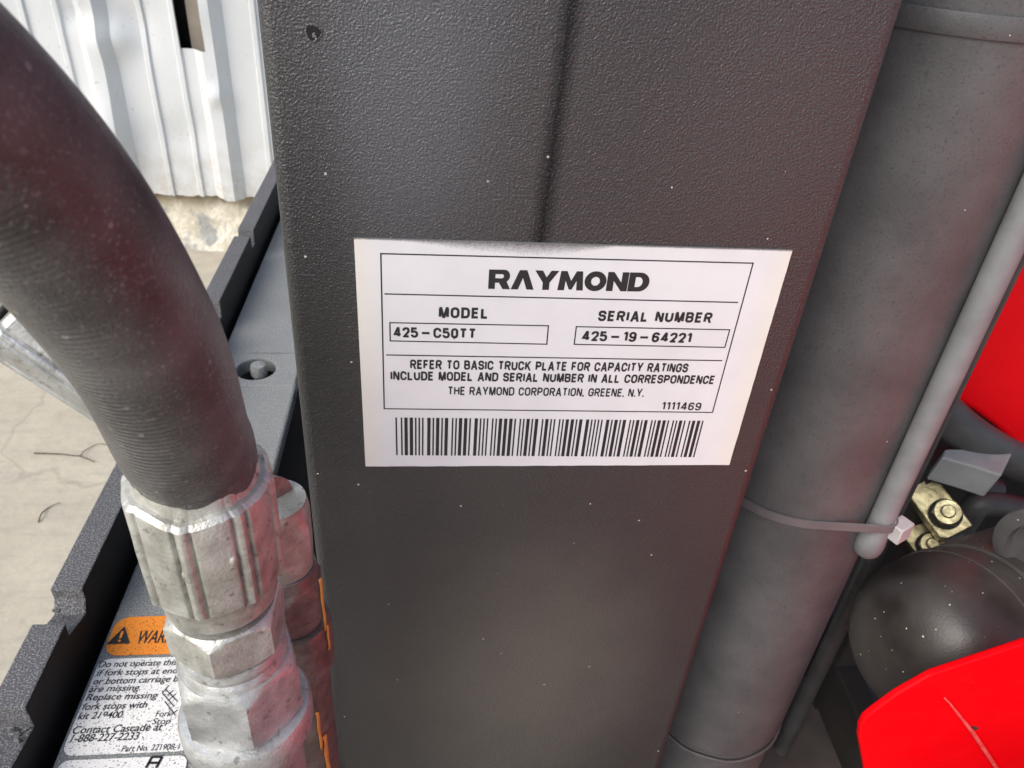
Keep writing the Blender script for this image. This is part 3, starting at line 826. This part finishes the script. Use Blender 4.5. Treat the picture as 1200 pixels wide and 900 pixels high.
za, zb_, zc_, zd, ze_ = z_2(612), z_2(688), z_2(700), z_2(750), z_2(800)
bm = bmesh.new(); hexnut(bm, (GX, GY, zb_), (0, 0, 1), .0098, za - zb_, rot=.62, ch=.3); fin(bm, 'upper_nut', MT['zinc'], h2, smooth=28)
bm = bmesh.new(); lathe(bm, (GX, GY, zb_), (0, 0, -1), [(0, .007), (.0002, .0090), (zb_ - zc_, .0095), (zb_ - zc_ + .0003, .007)], 40); fin(bm, 'spacer', MT['brownzinc'], h2)
bm = bmesh.new(); hexnut(bm, (GX, GY, zd), (0, 0, 1), .0112, zc_ - zd, rot=.62, ch=.22); fin(bm, 'lower_nut', MT['brownzinc'], h2, smooth=28)
bm = bmesh.new(); lathe(bm, (GX, GY, zd), (0, 0, -1), [(0, .008), (.0002, .0112), (.004, .0118), (zd - ze_, .0118), (zd - ze_ + .003, .0098), (.20, .0098)], 48); fin(bm, 'adapter_body', MT['brownzinc'], h2, smooth=30)
def stripe(th, zt_, zb2, r, wd=.0011):
    bm = bmesh.new(); n = 8; L = []; R = []
    for k in range(n + 1):
        z = zt_ + (zb2 - zt_) * k / n; w_ = wd * (1 - .3 * abs(sin(k * 2.1))); t_ = th + .012 * sin(k * 1.3)
        for lst, s in ((L, -1), (R, 1)): lst.append((GX + cos(t_ + s * w_ / r / 2) * r, GY + sin(t_ + s * w_ / r / 2) * r, z))
    vs = [[bm.verts.new(p) for p in q] for q in (L, R)]
    for k in range(n): bm.faces.new((vs[0][k], vs[1][k], vs[1][k + 1], vs[0][k + 1]))
    o = fin(bm, 'paint_mark', MT['orange'], h2); s_ = o.modifiers.new('thick', 'SOLIDIFY'); s_.thickness = .0005; s_.offset = 1
stripe(-.42, z_2(692), z_2(752), .0116); stripe(-.40, z_2(748), z_2(775), .0121, .0009)
stripe(-.95, z_2(838), z_2(880), .0101); stripe(-.8, z_2(868), z_2(920), .0102, .0016)

# ================================================================== lift cylinder, pipe, tie
CX, CY, CR = .1350, .075, .042
cyf = CY - CR * .95
zw1, zw2 = at(1150, 15, y=.036).z, at(1150, 45, y=.036).z
ztie = at(985, 606, y=.036).z
zbot = at(850, 886, y=cyf).z
lc = thing('lift_cylinder', (CX, CY, zbot - .2), 'dusty black lift cylinder barrel standing behind the right edge of the mast', 'hydraulic cylinder')
bm = bmesh.new(); lathe(bm, (CX, CY, .7), (0, 0, -1), [(0, CR), (.3, CR), (.7 - zbot - .006, CR), (.7 - zbot - .002, CR * .985), (.7 - zbot, CR * .93)], 96); fin(bm, 'barrel', MT['cyl'], lc, smooth=40)
bm = bmesh.new(); lathe(bm, (CX, CY, zw1), (0, 0, -1), [(0, CR * .9), (.0002, CR * 1.022), (.0012, CR * 1.03), (zw1 - zw2 - .0012, CR * 1.03), (zw1 - zw2, CR * 1.022), (zw1 - zw2 + .0002, CR * .9)], 96); fin(bm, 'clamp_band', MT['pipe' if 0 else 'cyl'], lc, smooth=30)
bm = bmesh.new()
tube(bm, [V((CX + CR * 1.0 * cos(a), CY + CR * 1.0 * sin(a), zbot - .002 + .0005 * sin(a * 9))) for a in [2 * pi * k / 120 for k in range(121)]], .0009, 8, cap=False); fin(bm, 'weld_bead', MT['cyl'], lc, smooth=60)
bm = bmesh.new(); lathe(bm, (CX, CY, zbot), (0, 0, -1), [(0, CR * .9), (.001, CR * .965), (.2, CR * .965)], 72); fin(bm, 'base_cap', MT['cyl'], lc, smooth=40)

PR = .0052; PA = at(1127, 400, y=.034); PXc, PYc = .1585, .034
zpb = at(1042, 636, y=PYc).z
pp = thing('return_pipe', (PXc, PYc, zpb), 'thin grey painted pipe tied along the right side of the black cylinder', 'pipe')
path = [V((PXc, PYc, .6)), V((PXc, PYc, .3)), V((PXc, PYc, .1)), V((PXc, PYc, zpb + .02)), V((PXc, PYc, zpb + .006))]
bm = bmesh.new(); tube(bm, spline(path, 8), PR, 32); fin(bm, 'pipe_run', MT['pipe'], pp, smooth=60)
e0 = V((PXc, PYc, zpb + .008))
bm = bmesh.new(); tube(bm, spline([e0, e0 + V((.0, .0005, -.006)), e0 + V((.0015, .003, -.0125)), e0 + V((.006, .012, -.0165)), e0 + V((.010, .026, -.019)), e0 + V((.012, .05, -.020))], 8), lambda q: .0053 + .0010 * min(1, q * 9), 32); fin(bm, 'pipe_elbow', MT['pipe'], pp, smooth=60)
# nylon tie round cylinder and pipe: the taut loop is the hull of the two circles
def hull(pts):
    pts = sorted(pts); 
    def half(ps):
        h = []
        for p in ps:
            while len(h) > 1 and (h[-1][0] - h[-2][0]) * (p[1] - h[-2][1]) - (h[-1][1] - h[-2][1]) * (p[0] - h[-2][0]) <= 0: h.pop()
            h.append(p)
        return h[:-1]
    return half(pts) + half(pts[::-1])
cir = lambda x, y, r: [(x + r * cos(2 * pi * k / 64), y + r * sin(2 * pi * k / 64)) for k in range(64)]
hp = hull(cir(CX, CY, CR + .0004) + cir(PXc, PYc, PR + .0004)); n = len(hp)
tie = thing('cable_tie', (PXc, PYc, ztie), 'grey nylon cable tie strapping the thin pipe to the black cylinder', 'cable tie')
bm = bmesh.new(); rows = []
for x, y in hp:
    d = V((x - CX, y - CY, 0)).normalized(); zz = ztie + (x - .16) * .05
    rows.append([bm.verts.new(V((x, y, zz + dz)) + d * o_) for o_, dz in ((0, .0022), (.0009, .0020), (.0009, -.0020), (0, -.0022))])
for i in range(n):
    a, b = rows[i], rows[(i + 1) % n]
    for k in range(4): bm.faces.new((a[k], a[(k + 1) % 4], b[(k + 1) % 4], b[k]))
fin(bm, 'strap', MT['tie'], tie, smooth=30)
hd = at(1054, 621, y=PYc - .004)
bm = bmesh.new(); box(bm, (-.0044, -.0035, -.0046), (.0044, .0035, .0046)); bmesh.ops.rotate(bm, verts=bm.verts, cent=(0, 0, 0), matrix=Matrix.Rotation(.45, 3, 'Z') @ Matrix.Rotation(-.12, 3, 'Y')); bmesh.ops.translate(bm, verts=bm.verts, vec=hd)
fin(bm, 'tie_head', MT['tiehead'], tie, smooth=30, bevel=.0007)

# ================================================================== machinery behind, right
# two zinc pipe clamps
def clamp(cpx, cpy, yy, ang, label, sc=1.0):
    c = at(cpx, cpy, y=yy); nrm = (CAM - c).normalized() + V((.1, 0, .25)); X, Y, A = frame(nrm)
    X, Y = X * cos(ang) + Y * sin(ang), Y * cos(ang) - X * sin(ang)
    t = thing('pipe_clamp', c, label, 'clamp', 'zinc pipe clamps beside the cylinder')
    def q(x, y, a): return c + (X * x + Y * y) * sc * .001 + A * a * sc * .001
    bm = bmesh.new(); prism(bm, [q(*p, -12) for p in ((-15, -8), (11, -8), (13, -5), (13, 7.5), (-10, 7.5), (-15, 3))], A * .010 * sc); fin(bm, 'clamp_plate', MT['yellowzinc'], t, smooth=0, bevel=.0008)
    bm = bmesh.new(); lathe(bm, q(3, 0, 0), A, [(0, .0072 * sc), (.0012 * sc, .0072 * sc), (.0014 * sc, .004 * sc)], 40); fin(bm, 'washer', MT['barside'], t)
    bm = bmesh.new(); hexnut(bm, q(3, 0, 1.3), A, .0066 * sc, .0056 * sc, rot=.4, ch=.2); fin(bm, 'hex_nut', MT['yellowzinc'], t, smooth=28)
    bm = bmesh.new(); lathe(bm, q(3, 0, 6.8), A, [(0, .0032 * sc), (.0015 * sc, .0032 * sc), (.0022 * sc, .0026 * sc)], 24); fin(bm, 'bolt_end', MT['yellowzinc'], t)
clamp(1103, 596, .15, -.62, 'upper yellow zinc clamp with hex nut right of the cable tie', 1.4)
clamp(1086, 634, .155, -.62, 'lower yellow zinc clamp half hidden by the round black motor', 1.3)

# round black motor
mc = at(1112, 748, t=.44)
mot = thing('drive_motor', mc, 'oily round black motor housing behind the red guard at lower right', 'motor')
mx = (.88 * rt + .12 * up + .45 * fw).normalized()
RB = .049
bm = bmesh.new(); prf = [(-RB * .98 * abs(sin(a)) ** .72, RB * abs(cos(a)) ** .80) for a in [radians(88 - 6 * k) for k in range(15)]] + [(.012, RB * 1.0), (.020, RB * .985), (.0205, RB * .96), (.024, RB * .965), (.0245, RB), (.06, RB * 1.0), (.10, RB)]
lathe(bm, mc, mx, prf, 96); fin(bm, 'housing', MT['motor'], mot, smooth=35)
bm = bmesh.new(); lathe(bm, mc + mx * .004, mx, [(0, RB * .97), (.0006, RB * 1.018), (.004, RB * 1.022), (.0046, RB * .97)], 96); fin(bm, 'joint_ring', MT['motor'], mot, smooth=30)
bm = bmesh.new(); lathe(bm, at(1249, 672, t=.405), (.80 * rt + .47 * up + .38 * fw).normalized(), [(.006, .022), (.0055, .0295), (.0, .0305), (0, .0335), (.0005, .0355), (.002, .0385), (.007, .0385), (.009, .0360), (.030, .0350)], 96); fin(bm, 'end_flange', MT['cyl'], mot, smooth=30)

# grey bracket block
zk = -.165
q4 = [at(*q, z=zk) for q in ((1108, 526), (1189, 526), (1174, 557), (1140, 546), (1104, 536))]
br = thing('steel_bracket', q4[0], 'small grey painted bracket block under the red body panel', 'bracket')
bm = bmesh.new(); prism(bm, q4, (0, .004, -.022)); fin(bm, 'block', MT['bracket'], br, smooth=0, bevel=.0012)
bm = bmesh.new(); box(bm, (q4[0].x + .004, q4[0].y + .006, -.46), (q4[1].x - .012, q4[0].y + .03, -.1875)); fin(bm, 'support_web', MT['dark'], br, smooth=0)
# dark hose behind the pipe
bh = thing('black_rubber_hose', at(1130, 500, y=.16), 'black rubber hose crossing in the shade under the red panel', 'hose')
bm = bmesh.new(); tube(bm, spline([at(*q, y=yy) for q, yy in (((1020, 380), .19), ((1075, 450), .18), ((1130, 505), .17), ((1200, 545), .165), ((1300, 580), .16))], 10), .013, 32); fin(bm, 'hose_run', MT['rubber'], bh, smooth=60)

for k, (pts_, lab) in enumerate((
        (((1165, 575, .20), (1120, 560, .20), (1095, 575, .19), (1098, 596, .17)), 'short black rubber hose running into the upper zinc clamp'),
        (((1210, 600, .19), (1150, 590, .19), (1120, 625, .19), (1085, 640, .17)), 'short black rubber hose running into the lower zinc clamp'))):
    o0 = at(*pts_[0][:2], y=pts_[0][2]); t_ = thing('short_hose', o0, lab, 'hose', 'short hoses at the zinc clamps')
    bm = bmesh.new(); tube(bm, spline([at(a_, b_, y=c2) for a_, b_, c2 in pts_], 10), .0095, 28); fin(bm, 'hose_run', MT['rubber'], t_, smooth=60)
# red body panels
rb = thing('red_body_panel', at(1115, 470, y=.21), 'large red truck body panel at the right edge behind the grey pipe', 'body panel')
yp = .21
pts = [at(*q, y=yp) for q in ((1096, 455), (1115, 468), (1140, 481), (1165, 499), (1186, 518), (1215, 548), (1290, 620))]
hi = .62
poly = pts + [V((pts[-1].x + .25, yp, pts[-1].z)), V((pts[-1].x + .25, yp, hi)), V((pts[0].x, yp, hi))]
bm = bmesh.new(); prism(bm, poly, (0, .03, 0)); fin(bm, 'rear_skin', MT['red'], rb, smooth=0, bevel=.004, seg=3)
bm = bmesh.new(); box(bm, (.33, -.33, -.65), (.37, -.02, .14)); fin(bm, 'side_skin', MT['red'], rb, smooth=0, bevel=.01, seg=3)

yg = .01
L1 = [at(*q, y=yg) for q in ((1089, 792), (1050, 815), (1024, 834), (1013, 843), (1008, 853), (1007, 866), (1013, 900), (1024, 960))]
cr_t, cr_b = at(1089, 792, y=yg), at(1224, 960, y=yg)
gd = thing('red_guard', cr_b, 'bright red bent sheet guard at the lower right corner in front of the motor', 'guard')
bm = bmesh.new()
rp = [cr_t, at(1200, 756, y=yg - .012), at(1330, 715, y=yg - .03), at(1420, 990, y=yg - .05), cr_b]
a = [bm.verts.new(p) for p in L1]; b = bm.verts.new(cr_b); c_ = [bm.verts.new(p) for p in rp[1:4]]
bm.faces.new(a + [b]); bm.faces.new([a[0], b] + c_[::-1])
o = fin(bm, 'bent_sheet', MT['red'], gd, smooth=0); s_ = o.modifiers.new('thick', 'SOLIDIFY'); s_.thickness = .004; s_.offset = -1
b_ = o.modifiers.new('bevel', 'BEVEL'); b_.width = .0012; b_.segments = 3; b_.limit_method = 'ANGLE'; b_.angle_limit = radians(20)
bm = bmesh.new()
pp_ = [at(x, y, y=yg - .0012 - .0002 * k) for k, (x, y) in enumerate(((1107, 818), (1113, 824), (1140, 858), (1168, 900), (1180, 920)))]
tube(bm, pp_, lambda s: .0011 * (.35 + min(s * 3, 1) * .65), 8); fin(bm, 'scuffed_crease', MT['scratch'], gd)

bm = bmesh.new(); prism(bm, [V((.165, -.065, -.170)), V((.24, -.065, -.170)), V((.24, -.24, -.155)), V((.115, -.24, -.155)), V((.118, -.10, -.168))], (0, 0, -.006)); fin(bm, 'added_red_reflector', MT['red'], gd, smooth=0, bevel=.002)  # unseen red sheet, added to reflect red onto the mast's right edge
# dark chassis below and behind
ch = thing('chassis_frame', (.3, .3, -.7), 'dark oily steel chassis floor in the shade between cylinder and motor', 'chassis')
bm = bmesh.new(); box(bm, (.06, -.80, -.50), (.9, .9, -.46)); fin(bm, 'floor_plate', MT['floor'], ch, smooth=0)  # real floor behind; unseen front stretch added to darken the mast's reflections
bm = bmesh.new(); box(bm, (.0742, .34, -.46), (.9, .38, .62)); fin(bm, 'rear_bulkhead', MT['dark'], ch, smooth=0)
p0, p1 = at(962, 716, z=-.40), at(1030, 862, z=-.40)
d = (p1 - p0).normalized(); nn = V((-d.y, d.x, 0)) * .010
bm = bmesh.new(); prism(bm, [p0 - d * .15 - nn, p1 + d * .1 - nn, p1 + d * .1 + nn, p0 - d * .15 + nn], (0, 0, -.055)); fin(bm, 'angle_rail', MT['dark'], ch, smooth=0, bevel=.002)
pq = at(992, 715, y=.13)
bm = bmesh.new(); lathe(bm, (pq.x, pq.y, -.455), (0, 0, 1), [(0, .006), (.7, .006)], 32); fin(bm, 'support_post', MT['rubber'], ch, smooth=40)
